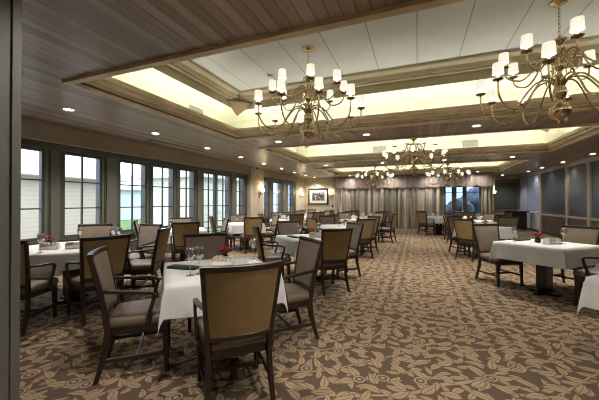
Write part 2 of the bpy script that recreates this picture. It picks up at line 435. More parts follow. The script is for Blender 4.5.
grille((-4.22, 2.85, 3.17), PI/2, .42, .15, 'grey air grille in the front cove, just past the plank soffit corner')

# ------------------------------------------------------------------ left wall: windows
def YZ(y0, y1, z0, z1, x0, x1, mb): mb.box(x0, x1, y0, y1, z0, z1)
WIN = [(2.62,3.39),(3.78,4.46),(4.95,5.62),(5.87,6.54),(6.82,7.38),(7.84,8.40),(8.56,9.25),(9.72,10.22),
       (11.75,12.3),(12.85,13.75),(14.65,15.25)]
SILL, HEAD = .74, 2.34
left = MB()          # wall around openings (opening = glass + frame .09)
ops = []
for i, (a, b) in enumerate(WIN):
    if i == 5: ops.append((WIN[5][0]-.1, WIN[6][1]+.1, 0.0))
    elif i == 6: continue
    else: ops.append((a-.1, b+.1, SILL-.1))
cur = -.0 + YN
wl = MB(); 
def lw(y0, y1, z0, z1, x0=XL-.28, x1=XL): wl.box(x0, x1, y0, y1, z0, z1)
cur = -3.4
for a, b, zs in ops:
    lw(cur, a, 0, HEAD+.08)
    if zs > 0: lw(a, b, 0, zs)
    cur = b
CREAM0, CREAM1 = 10.45, 11.55
lw(cur, YA, 0, HEAD+.08)
lw(-3.4, YA, HEAD+.08, 3.95)
wleft = struct(wl.build('wall_left', M['frame_dark']))
# tan band above the heads, dark head casing, cream pier and end wall
b = MB(); b.box(XL, XL+.10, YN, CREAM0, 2.50, ZC); b.box(XL, XL+.10, CREAM1, 15.6, 2.50, ZC)
b.box(XL, XL+.14, YN, CREAM0, 2.47, 2.50); struct(b.build('wall_left_valance', M['wall_tan']))
b = MB(); b.box(XL, XL+.05, YN, CREAM0, 2.36, 2.47); b.box(XL, XL+.05, CREAM1, 15.6, 2.36, 2.50); struct(b.build('trim_4', M['frame_dark']))
b = MB(); b.box(XL, XL+.16, CREAM0, CREAM1, 0, ZC); struct(b.build('wall_left_pier', M['wall_cream']))
b = MB(); b.box(XL, XL+.03, 15.6, YB, 0, ZC); struct(b.build('wall_left_end', M['wall_cream']))
# pilasters between openings
pil = MB(); edges = []
lst = ops
for k in range(len(lst)-1):
    a, b2 = lst[k][1], lst[k+1][0]
    if a < CREAM0 < b2+.5 and b2 > CREAM1: continue
    if b2 - a > .05: pil.box(XL, XL+.025, a+.03, b2-.01, 0, 2.36)
struct(pil.build('trim_5', M['jamb']))
def window_unit(n, name, y0, y1, z0, z1, cols, rows, x=XL-.055, door=False):
    t = struct(empty(name, (x, (y0+y1)/2, z0)))
    w, h = (y1-y0)/2, z1-z0
    f = MB(); fw = .095
    f.box(-.04, .04, -w-fw, -w, -.09, h+.075); f.box(-.04, .04, w, w+fw, -.09, h+.075)
    f.box(-.04, .04, -w, w, -.09, 0); f.box(-.04, .04, -w, w, h, h+.075)
    f.build('window_frame', M['frame_dark'], t)
    m = MB()
    for c in range(1, cols): m.box(-.02, .02, -w+2*w*c/cols-.012, -w+2*w*c/cols+.012, 0, h)
    for r in range(1, rows): m.box(-.019, .019, -w, w, h*r/rows-.012, h*r/rows+.012)
    m.build('muntins', M['muntin'], t)
    MB().box(-.004, .004, -w, w, 0, h).build('glass_pane', M['glass'], t)
    # lighter reveal on the side that faces the doorway
    r = MB(); r.box(.041, .056, w+fw-.055, w+fw-.005, -.09, h+.06)
    r.build('reveal_panel', M['jamb'], t)
    if not door and z0 > .5:
        s = MB(); s.box(.04, .11, -w-fw, w+fw, -.10, -.07); s.build('window_sill', M['frame_dark'], t)
    return t
n = 0
for i, (a, b) in enumerate(WIN):
    if i in (5, 6): continue
    n += 1
    window_unit(n, 'window_%d' % n, a, b, SILL, 2.30, 2, 3)
for k, i in enumerate((5, 6)):
    a, b = WIN[i]
    if k == 0: b -= .0
    t = window_unit(0, 'door_%d' % (k+1), a, b, .22, 2.30, 2, 4, door=True)
    mb = MB(); mb.box(-.03, .03, -(b-a)/2, (b-a)/2, -.22, -.09); mb.build('kick_panel', M['frame_dark'], t)
    s = -1 if k else 1
    mb = MB(); mb.tube([(.04, s*(b-a)*.46, .80), (.09, s*(b-a)*.46, .80), (.09, s*(b-a)*.36, .80)], .009); mb.build('door_handle', M['bronze'], t)

# ------------------------------------------------------------------ near wall with the doorway we look through
XD0, XD1 = -1.865, .412
w = MB(); w.box(XL, XD0, YN-.32, YN, 0, ZC); w.box(XD1, XR, YN-.32, YN, 0, ZC); w.box(XD0, XD1, YN-.32, YN, 2.5, ZC)
struct(w.build('wall_near', M['wall_cream']))
d = struct(empty('door_3', ((XD0+XD1)/2, YN-.16, 0)))
hw = (XD1-XD0)/2
for s in (-1, 1):
    j = MB()
    xs = s*hw
    j.box(min(xs, xs-s*.012), max(xs, xs-s*.012), -.17, .165, 0, 2.5)
    j.box(min(xs-s*.012, xs-s*.026), max(xs-s*.012, xs-s*.026), .02, .05, 0, 2.49)
    j.box(min(xs-s*.012, xs-s*.02), max(xs-s*.012, xs-s*.02), .125, .155, 0, 2.49)
    j.box(min(xs-s*.012, xs-s*.024), max(xs-s*.012, xs-s*.024), -.16, -.10, 0, 2.49)
    j.build('door_jamb', M['door_jamb'], d)
MB().box(-hw, hw, -.17, .165, 2.488, 2.5).build('door_head', M['door_jamb'], d)
# the lobby the photograph was taken from
w = MB(); w.box(XL-.28, XL, -3.4, YN-.32, 0, .01)
w = MB(); w.box(-3.2, -3.0, -3.2, YN-.32, 0, ZC); w.box(2.2, 2.4, -3.2, YN-.32, 0, ZC); w.box(-3.2, 2.4, -3.4, -3.2, 0, ZC)
struct(w.build('wall_lobby', M['wall_cream']))

# ------------------------------------------------------------------ back wall, window, alcove
BX0, BX1, BZ0, BZ1 = 1.30, 2.92, .80, 2.20
w = MB()
w.box(XL-.28, BX0, YB, YB+.2, 0, 3.95); w.box(BX1, 3.5, YB, YB+.2, 0, 3.95)
w.box(BX0, BX1, YB, YB+.2, 0, BZ0); w.box(BX0, BX1, YB, YB+.2, BZ1, 3.95)
struct(w.build('wall_back', M['wall_cream']))
w = MB(); w.box(3.3, 3.5, YB+.2, 17.5, 0, 3.95); w.box(3.3, 3.5, 19.1, YA, 0, 3.95); w.box(3.3, 3.5, 17.5, 19.1, 0, .8); w.box(3.3, 3.5, 17.5, 19.1, 2.45, 3.95)
struct(w.build('wall_alcove_side', M['wall_cream']))
struct(MB().box(3.3, XR+.28, YA, YA+.2, 0, 3.95).build('wall_alcove', M['wall_cream']))
t = struct(empty('window_10', ((BX0+BX1)/2, YB+.10, BZ0)))
W2, H2 = (BX1-BX0)/2, BZ1-BZ0
f = MB(); f.box(-W2, -W2+.07, -.05, .05, 0, H2); f.box(W2-.07, W2, -.05, .05, 0, H2); f.box(-W2+.07, W2-.07, -.05, .05, 0, .07); f.box(-W2+.07, W2-.07, -.05, .05, H2-.07, H2)
f.box(.02, .20, -.05, .05, .07, H2-.07); f.box(-.47, -.25, -.05, .05, .07, H2-.07)
f.build('window_frame', M['frame_dark'], t)
mm = MB(); mm.box(-W2+.07, W2-.07, -.02, .02, H2-.34, H2-.31); mm.build('muntins', M['muntin'], t)
MB().box(-W2+.06, W2-.06, -.004, .004, .06, H2-.06).build('glass_pane', M['glass'], t)

window_unit(11, 'window_11', 17.59, 19.01, .89, 2.37, 3, 3, x=3.42)
# ------------------------------------------------------------------ right wall
w = MB(); w.box(XR, XR+.28, YN-.3, YA, 0, 3.95); struct(w.build('wall_right', M['wainscot']))
# alcove back panel
def wall_panel(name, y0, y1, z0, z1, mat):
    p = MB(); p.box(XR-.03, XR, y0, y1, z0, z1); o = p.build(name, mat); return struct(o)
pn = 6
segs = [(16.72,18.2,'panel_daylit'),(18.3,19.5,'panel_daylit'),(14.12,16.32,'panel_dark'),(12.55,13.78,'panel_grey'),(11.0,12.28,'panel_dark'),(9.0,10.7,'panel_grey'),(7.0,8.7,'panel_dark'),(5.0,6.7,'panel_grey'),(3.0,4.7,'panel_dark'),(1.2,2.7,'panel_grey')]
for k, (a, b, mt) in enumerate(segs):
    wall_panel('wall_right_panel_%d' % (k+1), a, b, .98, 2.62, M[mt])
pn = MB(); pn.box(3.62, 5.1, YA-.04, YA, .98, 2.42); struct(pn.build('wall_alcove_panel', M['panel_dark']))
pn = MB(); pn.box(3.5, 3.62, YA-.06, YA, 0, 2.55); pn.box(5.08, 5.2, YA-.06, YA, 0, 2.62); pn.box(3.5, 5.2, YA-.05, YA, 2.42, 2.62); struct(pn.build('trim_16', M['wainscot']))
rl = MB()
rl.box(XR-.06, XR, YN, YA, 2.66, ZC)
for y in (16.52, 13.95, 12.42, 10.85, 8.85, 6.85, 4.85, 2.85): rl.box(XR-.07, XR, y-.13 if y > 16 else y-.1, y+.12 if y > 16 else y+.08, 0, 2.66)
rl.box(XR-.05, XR, 18.2, 18.3, .98, 2.66)
struct(rl.build('trim_6', M['rail']))
rl = MB(); rl.box(XR-.10, XR, YN, 16.4, .80, .87); struct(rl.build('trim_7', M['rail']))
wn = MB()
for a, b, mt in segs[2:]:
    m_ = .12
    wn.box(XR-.02, XR, a, b, .10, .80)
    wn.ring((0,0,0,0), [(0,0)]) if False else None
    for (y0_, y1_, z0_, z1_) in ((a+m_, b-m_, .62, .66), (a+m_, b-m_, .20, .24), (a+m_, a+m_+.04, .24, .62), (b-m_-.04, b-m_, .24, .62)):
        wn.box(XR-.035, XR-.02, y0_, y1_, z0_, z1_)
struct(wn.build('trim_8', M['wainscot']))
wn = MB()
for a, b in ((16.72,18.2),(18.3,19.5)):
    wn.box(XR-.03, XR, a, b, .06, .86)
    m_ = .14
    for (y0_, y1_, z0_, z1_) in ((a+m_, b-m_, .68, .72), (a+m_, b-m_, .18, .22), (a+m_, a+m_+.04, .22, .68), (b-m_-.04, b-m_, .22, .68)):
        wn.box(XR-.05, XR-.03, y0_, y1_, z0_, z1_)
wn.box(XR-.10, XR, 16.6, YA, .87, .95)
struct(wn.build('trim_9', M['wainscot_daylit']))
bb = MB(); bb.box(XR-.04, XR-.0, YN, YA, 0, .10); struct(bb.build('baseboard_right', M['dark_wood']))
bb = MB(); bb.box(XL, -4.5, YB-.03, YB, 0, .12); struct(bb.build('baseboard_back', M['dark_wood']))

# sideboard in the alcove
sb = tag(empty('sideboard', (4.3, 17.75, 0)), 'long black-topped sideboard in the alcove beside the daylight-tinted panels', 'sideboard')
MB().box(-.62, .62, -.26, .26, .08, .90, .01).build('body', M['dark_wood'], sb)
MB().box(-.72, .72, -.32, .32, .90, .95, .012).build('top', M['black'], sb)
for k in range(3):
    dd = MB().box(-.6+k*.4+.012, -.2+k*.4-.012, -.275, -.26, .14, .84, .004).build('door', M['dark_wood'], sb)
    MB().sphere((-.25+k*.4, -.285, .5), .014).build('knob', M['brass'], dd)
for sx in (-.55,.55):
    for sy in (-.2,.2): MB().box(sx-.03, sx+.03, sy-.03, sy+.03, 0, .08).build('foot', M['dark_wood'], sb)

# ------------------------------------------------------------------ curtains and valance
def drape(x0, x1, y, z0, z1, folds, amp, ph):
    nx = folds*8; mb = MB(); rows = []
    zs = [z0, z0+.25*(z1-z0), z0+.6*(z1-z0), z1]
    for back in (0, 1):
        for z in zs:
            row = []
            for i in range(nx+1):
                u = i/nx
                q = 2*PI*folds*u + ph
                a = amp*(1.0 - .25*(z-z0)/(z1-z0))
                row.append((x0+(x1-x0)*u + .012*sin(3*q+z), y - a*(sin(q)+.25*sin(2.3*q+1)) + (.012 if back else 0), z))
            rows.append(row)
    k = len(zs)
    mb.loft(rows[:k], smooth=True, closed=False); mb.loft(rows[k:], smooth=True, closed=False)
    for r0, r1 in ((rows[0], rows[k]), (rows[k-1], rows[2*k-1])): mb.loft([r0, r1], closed=False)
    return mb
cx0, cx1 = -4.42, 1.12
npan = 8; pw = (cx1-cx0)/npan
ordn = ['first','second','third','fourth','fifth','sixth','seventh','eighth','ninth','tenth','eleventh','twelfth']
for k in range(npan):
    dark = k == 4
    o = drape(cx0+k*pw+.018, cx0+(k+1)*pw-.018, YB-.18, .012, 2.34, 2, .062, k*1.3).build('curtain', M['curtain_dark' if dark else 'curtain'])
    lb = 'darker olive-grey satin curtain panel near the middle of the curtained wall' if dark else 'taupe satin curtain panel, %s along the back wall from the picture frame' % ordn[k]
    tag(o, lb, 'curtain', 'satin curtain panels on the back wall')
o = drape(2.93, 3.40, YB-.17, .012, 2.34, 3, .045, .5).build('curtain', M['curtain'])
tag(o, 'narrow taupe curtain panel between the blue window and the wall sconce', 'curtain', 'satin curtain panels on the back wall')
# valance: scalloped sections
vx0, vx1 = -4.5, 3.42; nv = 11; vw = (vx1-vx0)/nv
for k in range(nv):
    a, b = vx0+k*vw, vx0+(k+1)*vw
    mb = MB(); rows = []
    for back in (0,1):
        for j in range(4):
            row = []
            for i in range(13):
                u = i/12
                zb = 2.12 + .10*(2*u-1)**4 - .0
                z = zb + (2.79-zb)*j/3
                y = YB-.27 - .02*(sin(PI*u)) - .008*sin(10*PI*u)*(1-j/3) + (.02 if back else 0)
                row.append((a+.004+(b-a-.008)*u, y, z))
            rows.append(row)
    mb.loft(rows[:4], smooth=True, closed=False); mb.loft(rows[4:], smooth=True, closed=False)
    mb.loft([rows[0], rows[4]], closed=False); mb.loft([rows[3], rows[7]], closed=False)
    o = mb.build('valance', M['valance'])
    tag(o, 'scalloped mauve-taupe valance section, %s along the curtained wall from the picture frame' % ordn[k], 'valance', 'scalloped valance sections above the curtains')

# ------------------------------------------------------------------ framed picture and sconces
pf = tag(empty('framed_picture', (-5.42, YB-.002, 1.25)), 'black framed monochrome abstract print on the cream end wall', 'picture')
f = MB(); pw_, ph_ = .60, .92
f.box(-pw_, pw_, -.04, 0, 0, .06); f.box(-pw_, pw_, -.04, 0, ph_-.06, ph_); f.box(-pw_, -pw_+.06, -.04, 0, .06, ph_-.06); f.box(pw_-.06, pw_, -.04, 0, .06, ph_-.06)
f.build('picture_frame', M['black'], pf)
MB().box(-pw_+.055, pw_-.055, -.02, -.002, .055, ph_-.055).build('mat_board', M['mat_board'], pf)
MB().box(-.38, .38, -.024, -.02, .22, .70).build('print', M['picture'], pf)

def sconce_proto():
    t = empty('wall_sconce')                         # local -y points into the room
    MB().lathe([(.0001,0),(.055,.002),(.06,.012),(.045,.02),(.0001,.022)], 14).build('back_plate', M['bronze'], t).rotation_euler = (PI/2,0,0)
    MB().tube([(0,-.015,0),(0,-.06,-.03),(0,-.11,-.02),(0,-.12,.03),(0,-.12,.06)], .009).build('arm', M['bronze'], t)
    s = MB().lathe([(.055,.06),(.085,.20),(.083,.20),(.053,.062)], 18, (0,-.12,0), False, False); s.build('lamp_shade', M['sconce'], t)
    MB().lathe([(.0001,.05),(.035,.052),(.045,.065),(.0001,.07)], 12, (0,-.12,0)).build('drip_pan', M['bronze'], t)
    return t
p = sconce_proto(); snapshot(p); PROTO['sconce'] = (p, False)
SG = 'lit wall sconces'
for loc, rz, lb in (((XL+.16, 11.25, 1.74), PI/2, 'lit bronze wall sconce on the cream pier between the two window runs'),
                    ((XL+.03, 16.3, 1.70), PI/2, 'lit bronze wall sconce at the corner, just past the far windows'),
                    ((-4.66, YB, 1.72), 0, 'lit bronze wall sconce between the framed picture and the curtains'),
                    ((3.46, YB, 1.72), 0, 'lit bronze wall sconce beside the blue window and the alcove')):
    o = place('sconce', loc, rz, lb, 'wall lamp', SG)
    l = bpy.data.lights.new('sconce_lamp', 'POINT'); l.energy = 3.5; l.color = (1,.8,.5); l.shadow_soft_size = .05
    lo = bpy.data.objects.new('sconce_lamp', l); COL.objects.link(lo); lo.parent = o; lo.location = (0,-.14,.27)
# small control below the picture
tag(MB().box(-4.60, -4.52, YB-.02, YB, 1.10, 1.22, .005).build('wall_thermostat', M['black']), 'small black wall control on the cream wall below the sconce', 'thermostat')

# ------------------------------------------------------------------ recessed downlights
def down_proto():
    t = empty('downlight')
    MB().lathe([(.062,.0),(.062,-.006),(.088,-.008),(.095,-.002),(.095,0)], 20, cap0=False, cap1=False).build('trim_ring', M['trimwhite'], t)
    MB().lathe([(.0001,-.004),(.062,-.004)], 20, cap0=False, cap1=False).build('lens', M['lens'], t)
    return t
p = down_proto(); snapshot(p); PROTO['down'] = (p, False)
DOWN_W = 120.
def down(x, y, lb, group, power=1., cone=125):
    o = place('down', (x, y, ZC-.001), 0, lb, 'ceiling light', group)
    l = bpy.data.lights.new('downlight_lamp', 'SPOT'); l.energy = DOWN_W*power; l.color = (1,.91,.78); l.spot_size = math.radians(cone); l.spot_blend = .8; l.shadow_soft_size = .06
    lo = bpy.data.objects.new('downlight_lamp', l); COL.objects.link(lo); lo.parent = o; lo.location = (0,0,-.03)
for k, (x, y) in enumerate([(-5.0,3.04),(-5.06,4.75),(-5.17,6.56),(-5.22,8.26),(-5.3,9.97),(-5.4,11.75),(-5.5,13.5),(-5.55,15.2),(-5.5,16.5)]):
    down(x, y, 'recessed downlight over the windows, %s from the doorway' % ordn[k], 'downlights along the windows')
for k, x in enumerate((-3.04,-.99,1.04,2.95)):
    down(x, 6.45, 'recessed downlight in the first cross beam, %s from the windows' % ordn[k], 'downlights in the first cross beam')
for k, x in enumerate((-3.3,-1.16,.87,2.81)):
    down(x, 11.3, 'recessed downlight in the second cross beam, %s from the windows' % ordn[k], 'downlights in the second cross beam')
for x, wh, pw2 in ((-3.4, 'near the framed picture', .32), (-1.3, 'added to brighten the middle curtains', .36), (.7, 'added to brighten the blue window curtains', .36), (2.67, 'above the blue window', .28)):  # the two middle ones are added to brighten the curtains
    down(x, 16.3, 'recessed downlight in the soffit before the back wall, ' + wh, 'downlights before the curtains', pw2, 168)
for k, y in enumerate((2.2,3.9,5.7,7.6,9.5,11.47,13.42,15.33,17.0)):
    if y < 11: down(4.87, y, 'recessed downlight over the panelled wall, %s from the doorway' % ordn[k], 'downlights along the panelled wall', .16)
    else: down(4.85, y, 'recessed downlight over the panelled wall, %s from the doorway' % ordn[k], 'downlights along the panelled wall', .16)
down(4.2, 18.7, 'added fill downlight in the alcove ceiling above the sideboard', 'added alcove fill lights', .5)  # invented lamp that lifts the dark alcove
for k, (x, y) in enumerate(((-1.3,1.35), (-.2,1.6), (.9,1.7))):  # unseen lamps added to brighten the foreground
    down(x, y, 'added fill downlight in the planked soffit just inside the doorway, %s from the windows' % ordn[k], 'added fill lights inside the doorway', .55)
down(-.7, -1.2, 'added fill downlight in the lobby ceiling outside the doorway', 'added lobby fill lights', .8)  # made-up lamp, throws some light onto the nearest tables

tag(MB().lathe([(.0001,0),(.06,0),(.055,-.025),(.03,-.035),(.0001,-.036)], 16, (-2.55,5.05,ZT)).build('smoke_detector', M['vent']), 'round smoke detector on the white tray ceiling', 'smoke detector')
sp = tag(empty('sprinkler_head', (-4.05,1.96,ZC)), 'small dark sprinkler head under the plank ceiling by the doorway', 'sprinkler')
MB().lathe([(.035,0),(.03,-.01),(.012,-.012),(.010,-.045)], 12).build('stem', M['bronze'], sp)
MB().lathe([(.0001,-.045),(.028,-.046),(.028,-.05),(.0001,-.05)], 12).build('deflector', M['bronze'], sp)
cam_d = tag(empty('dome_camera', (XL+.28, 10.75, ZC)), 'small dark dome camera under the ceiling above the cream pier', 'camera')
MB().lathe([(.07,0),(.07,-.03),(.06,-.035)], 14).build('housing', M['trimwhite'], cam_d)
MB().sphere((0,0,-.04), .055, 12, 8).build('dome', M['black'], cam_d)
lv = tag(empty('linear_vent', (-5.72,6.3,ZC)), 'long grey linear air vent in the soffit above the windows', 'air vent')
f = MB(); f.box(-.10,.10,-1.1,1.1,-.012,-.001); f.build('vent_frame', M['wainscot'], lv)
s = MB()
for k in range(4): s.box(-.08+k*.045, -.06+k*.045, -1.07, 1.07, -.018, -.012)
s.build('slats', M['vent'], lv)

# ------------------------------------------------------------------ chandeliers
def smooth_path(pts, n=5):
    out = []
    P = [Vector(p) for p in pts]
    for i in range(len(P)-1):
        p0, p1, p2, p3 = P[max(i-1,0)], P[i], P[i+1], P[min(i+2,len(P)-1)]
        for k in range(n):
            t = k/n
            out.append(.5*((2*p1)+(-p0+p2)*t+(2*p0-5*p1+4*p2-p3)*t*t+(-p0+3*p1-3*p2+p3)*t**3))
    out.append(P[-1]); return [tuple(p) for p in out]
ARM_LO = smooth_path([(.04,0,.36),(.10,0,.44),(.22,0,.43),(.33,0,.30),(.44,0,.13),(.58,0,.06),(.71,0,.10),(.79,0,.22),(.80,0,.38)])
ARM_UP = smooth_path([(.035,0,.66),(.10,0,.75),(.19,0,.72),(.26,0,.58),(.36,0,.49),(.47,0,.51),(.54,0,.58),(.55,0,.66)])
SCROLL = smooth_path([(.03,0,.58),(.10,0,.66),(.17,0,.62),(.16,0,.53),(.11,0,.52),(.10,0,.57)], 4)
def arm(root, path, ang, rad, lo=True):
    a = MB().tube(path, .0105, 6); tip = path[-1]
    o = PARTS.get(('arm', lo))
    if o is None:
        o = a.build('arm', M['brass'], root)
        pan = MB().lathe([(.0001,0),(.05,.006),(.058,.018),(.052,.018),(.02,.010),(.012,.03),(.0001,.03)], 14, tip).build('drip_pan', M['bronze'], o)
        MB().lathe([(.013,.03),(.013,.09),(.0001,.09)], 10, tip, False, False).build('candle_sleeve', M['candle'], o)
        MB().lathe([(.060,.075),(.053,.195),(.051,.195),(.058,.075)], 18, tip, False, False).build('lamp_shade', M['shade'], o)
        PARTS[('arm', lo)] = o; snapshot(o)
        o.rotation_euler = (0,0,ang)
    else:
        o = copy_tree(o, root); o.rotation_euler = (0,0,ang)
    return o
PARTS = {}
def chandelier():
    t = empty('chandelier')
    prof = [(.0001,-.09),(.014,-.085),(.02,-.07),(.012,-.055),(.03,-.04),(.085,-.01),(.112,.05),(.10,.10),(.05,.14),(.028,.17),(.03,.20),(.06,.23),(.072,.28),(.06,.33),(.032,.37),(.055,.40),(.06,.44),(.03,.48),(.022,.52),(.045,.56),(.06,.60),(.045,.65),(.05,.68),(.05,.71),(.022,.75),(.018,.82),(.04,.86),(.085,.885),(.085,.90),(.03,.915),(.015,.95),(.0001,.96)]
    MB().lathe(prof, 18).build('column', M['brass'], t)
    for k in range(10): arm(t, ARM_LO, 2*PI*k/10+.1, .8, True)
    for k in range(8): arm(t, ARM_UP, 2*PI*k/8+.3, .55, False)
    for k in range(6):
        o = PARTS.get('scroll')
        if o is None:
            o = MB().tube(SCROLL, .007, 5).build('scroll', M['brass'], t); PARTS['scroll'] = o; KIDS[o.name] = []
            o.rotation_euler = (0,0,.2)
        else:
            o = copy_tree(o, t); o.rotation_euler = (0,0,2*PI*k/6+.2)
    return t
def hang(t, zb):
    ch = MB(); z = .95; top = ZT-zb
    while z < top-.03:
        k = int(round(z/.045)) % 2
        pts = [(.011*cos(a)*(1 if k else 0), .011*cos(a)*(0 if k else 1), z+.028+.028*sin(a)) for a in [2*PI*i/10 for i in range(11)]]
        ch.tube(pts, .0035, 5); z += .045
    ch.build('chain', M['brass'], t)
    MB().lathe([(.0001,top-.05),(.015,top-.048),(.03,top-.035),(.085,top-.02),(.10,top-.002),(.0001,top-.001)], 18).build('canopy', M['brass'], t)
p = chandelier(); snapshot(p); PROTO['ch'] = (p, False)
CHG = 'brass two-tier chandeliers in the ceiling trays'
CH = [(-1.56,4.38,2.39,'big two-tier brass chandelier in the front tray on the window half', .1),
      (1.57,4.42,2.39,'big two-tier brass chandelier in the front tray on the panelled-wall half', .4),
      (-.08,8.85,2.22,'two-tier brass chandelier alone in the middle tray', .2),
      (-1.8,14.0,2.08,'distant two-tier brass chandelier in the back tray, towards the framed picture', .5),
      (1.2,14.0,2.08,'distant two-tier brass chandelier in the back tray, towards the blue window', .0)]
for x, y, zb, lb, a in CH: hang(place('ch', (x, y, zb), a, lb, 'chandelier', CHG), zb)

# ------------------------------------------------------------------ chairs
def back_y(z): 
    t = (z-.42)/.555
    return -.205 - .09*t - .02*t*t
def back_hw(z): return .205 + .05*max(0,(z-.42)/.555)
def chair_proto(arms):
    t = empty('dining_armchair' if arms else 'dining_chair')
    # seat
    def outline(sc, z):
        pts = []
        fw, rw, y0, y1, rc = .262, .215, -.215, .245, .05
        base = [(-rw,y0),(rw,y0),(fw,y1),(-fw,y1)]
        for i in range(4):
            p = Vector(base[i]); a = (Vector(base[i-1])-p).normalized(); b = (Vector(base[(i+1)%4])-p).normalized()
            for k in range(5):
                u = k/4
                q = p + a*rc*(1-u)**2 + b*rc*u**2
                pts.append((q.x*sc, (q.y-.015)*sc+.015, z))
        return pts
    s = MB(); s.loft([outline(.965,.40), outline(1.0,.412), outline(1.01,.435), outline(.99,.458), outline(.93,.474), outline(.75,.485), outline(.4,.49), outline(.05,.491)], True, True, True)
    s.build('seat', M['seat'], t)
    fr = MB(); fr.loft([outline(.97,.345), outline(.975,.40)], True, True); fr.build('seat_frame', M['dark_wood'], t)
    zs = [.50+.445*k/6 for k in range(7)]; ss = [-1+2*i/10 for i in range(11)]
    def panel(d0, d1, puff):
        rows = []
        for z in zs:
            hw = back_hw(z)-.014
            rows.append([(q*hw, back_y(z) - .035*(1-q*q) + d0 + puff*(1-q**4)*(1-((z-.722)/.225)**4), z) for q in ss])
        rows2 = []
        for z in zs:
            hw = back_hw(z)-.014
            rows2.append([(q*hw, back_y(z) - .035*(1-q*q) + d1, z) for q in ss])
        m = MB(); m.loft(rows, closed=False, smooth=True); m.loft(rows2, closed=False, smooth=True)
        for a, b in ((rows[0],rows2[0]),(rows[-1],rows2[-1])): m.loft([a,b], closed=False)
        m.loft([[r[0] for r in rows],[r[0] for r in rows2]], closed=False); m.loft([[r[-1] for r in rows],[r[-1] for r in rows2]], closed=False)
        return m
    br = panel(.012, .0, .018).build('backrest', M['taupe'], t); br['label'] = 'taupe front of the backrest'
    br = panel(-.018, -.001, -.004).build('backrest_outer', M['olive'], t); br['label'] = 'olive gold fabric on the rear of the backrest'
    bf = MB()
    for s_ in (-1, 1):
        zz = [.36,.5,.62,.75,.87,.975]
        bf.sweep([(s_*back_hw(max(z,.42)), back_y(max(z,.42)), z) for z in zz], 'z', [(.017,.023),(.017,.023),(.016,.022),(.015,.021),(.014,.019),(.014,.018)])
    for z, hz in ((.962,.020),(.492,.018)):
        xs = [-1+2*i/12 for i in range(13)]
        bf.sweep([(q*(back_hw(z)+.008), back_y(z)-.035*(1-q*q), z + (.006*q*q if z > .9 else 0)) for q in xs], 'x', [(.021,hz)]*13)
    bf.build('back_frame', M['dark_wood'], t)
    for s_ in (-1, 1):
        MB().sweep([(s_*.215,-.285,0),(s_*.211,-.25,.12),(s_*.207,-.215,.26),(s_*.205,-.205,.38)], 'z', [(.015,.017),(.017,.02),(.018,.024),(.018,.025)]).build('leg', M['dark_wood'], t)
        MB().sweep([(s_*.225,.215,0),(s_*.225,.205,.2),(s_*.225,.20,.36)], 'z', [(.016,.016),(.021,.021),(.025,.025)]).build('leg', M['dark_wood'], t)
    st = MB()
    for s_ in (-1, 1):
        st.sweep([(s_*.215,-.24,.16),(s_*.222,.0,.16),(s_*.226,.21,.16)], 'y', [(.009,.016)]*3)
    st.sweep([(-.22,.0,.16),(.22,.0,.16)], 'x', [(.009,.014)]*2)
    st.build('stretcher', M['dark_wood'], t)
    if arms:
        for s_ in (-1, 1):
            a = MB()
            pts = smooth_path([(s_*.222,-.27,.70),(s_*.250,-.10,.682),(s_*.266,.03,.672),(s_*.266,.10,.66),(s_*.264,.132,.635)], 4)
            a.sweep(pts, 'y', [(.017,.013)]*(len(pts)))
            a.sweep([(s_*.255,.07,.38),(s_*.262,.08,.48),(s_*.268,.108,.58),(s_*.265,.126,.645)], 'z', [(.013,.02),(.012,.017),(.012,.015),(.013,.014)])
            a.build('armrest', M['dark_wood'], t)
    return t
p = chair_proto(True); snapshot(p); PROTO['armchair'] = (p, False)
p = chair_proto(False); snapshot(p); PROTO['chair'] = (p, False)

# ------------------------------------------------------------------ tables and cloths
def table_proto(round_=False):
    t = empty('pedestal_table')
    if round_: MB().lathe([(.0001,.715),(.66,.715),(.675,.725),(.675,.74),(.66,.75),(.0001,.75)], 40).build('tabletop', M['dark_wood'], t)
    else: MB().box(-.455, .455, -.455, .455, .715, .75, .01).build('tabletop', M['dark_wood'], t)
    MB().loft([[(-.06,-.06,.04),(.06,-.06,.04),(.06,.06,.04),(-.06,.06,.04)], [(-.075,-.075,.10),(.075,-.075,.10),(.075,.075,.10),(-.075,.075,.10)],
               [(-.075,-.075,.66),(.075,-.075,.66),(.075,.075,.66),(-.075,.075,.66)], [(-.16,-.16,.715),(.16,-.16,.715),(.16,.16,.715),(-.16,.16,.715)]], True, True).build('pedestal', M['black'], t)
    b = MB(); b.box(-.20,.20,-.04,.04,0,.035,.008); b.box(-.04,.04,-.20,.20,0,.034,.008); b.build('base', M['black'], t)
    return t
p = table_proto(); snapshot(p); PROTO['table'] = (p, False)
p = table_proto(True); snapshot(p); PROTO['rtable'] = (p, False)
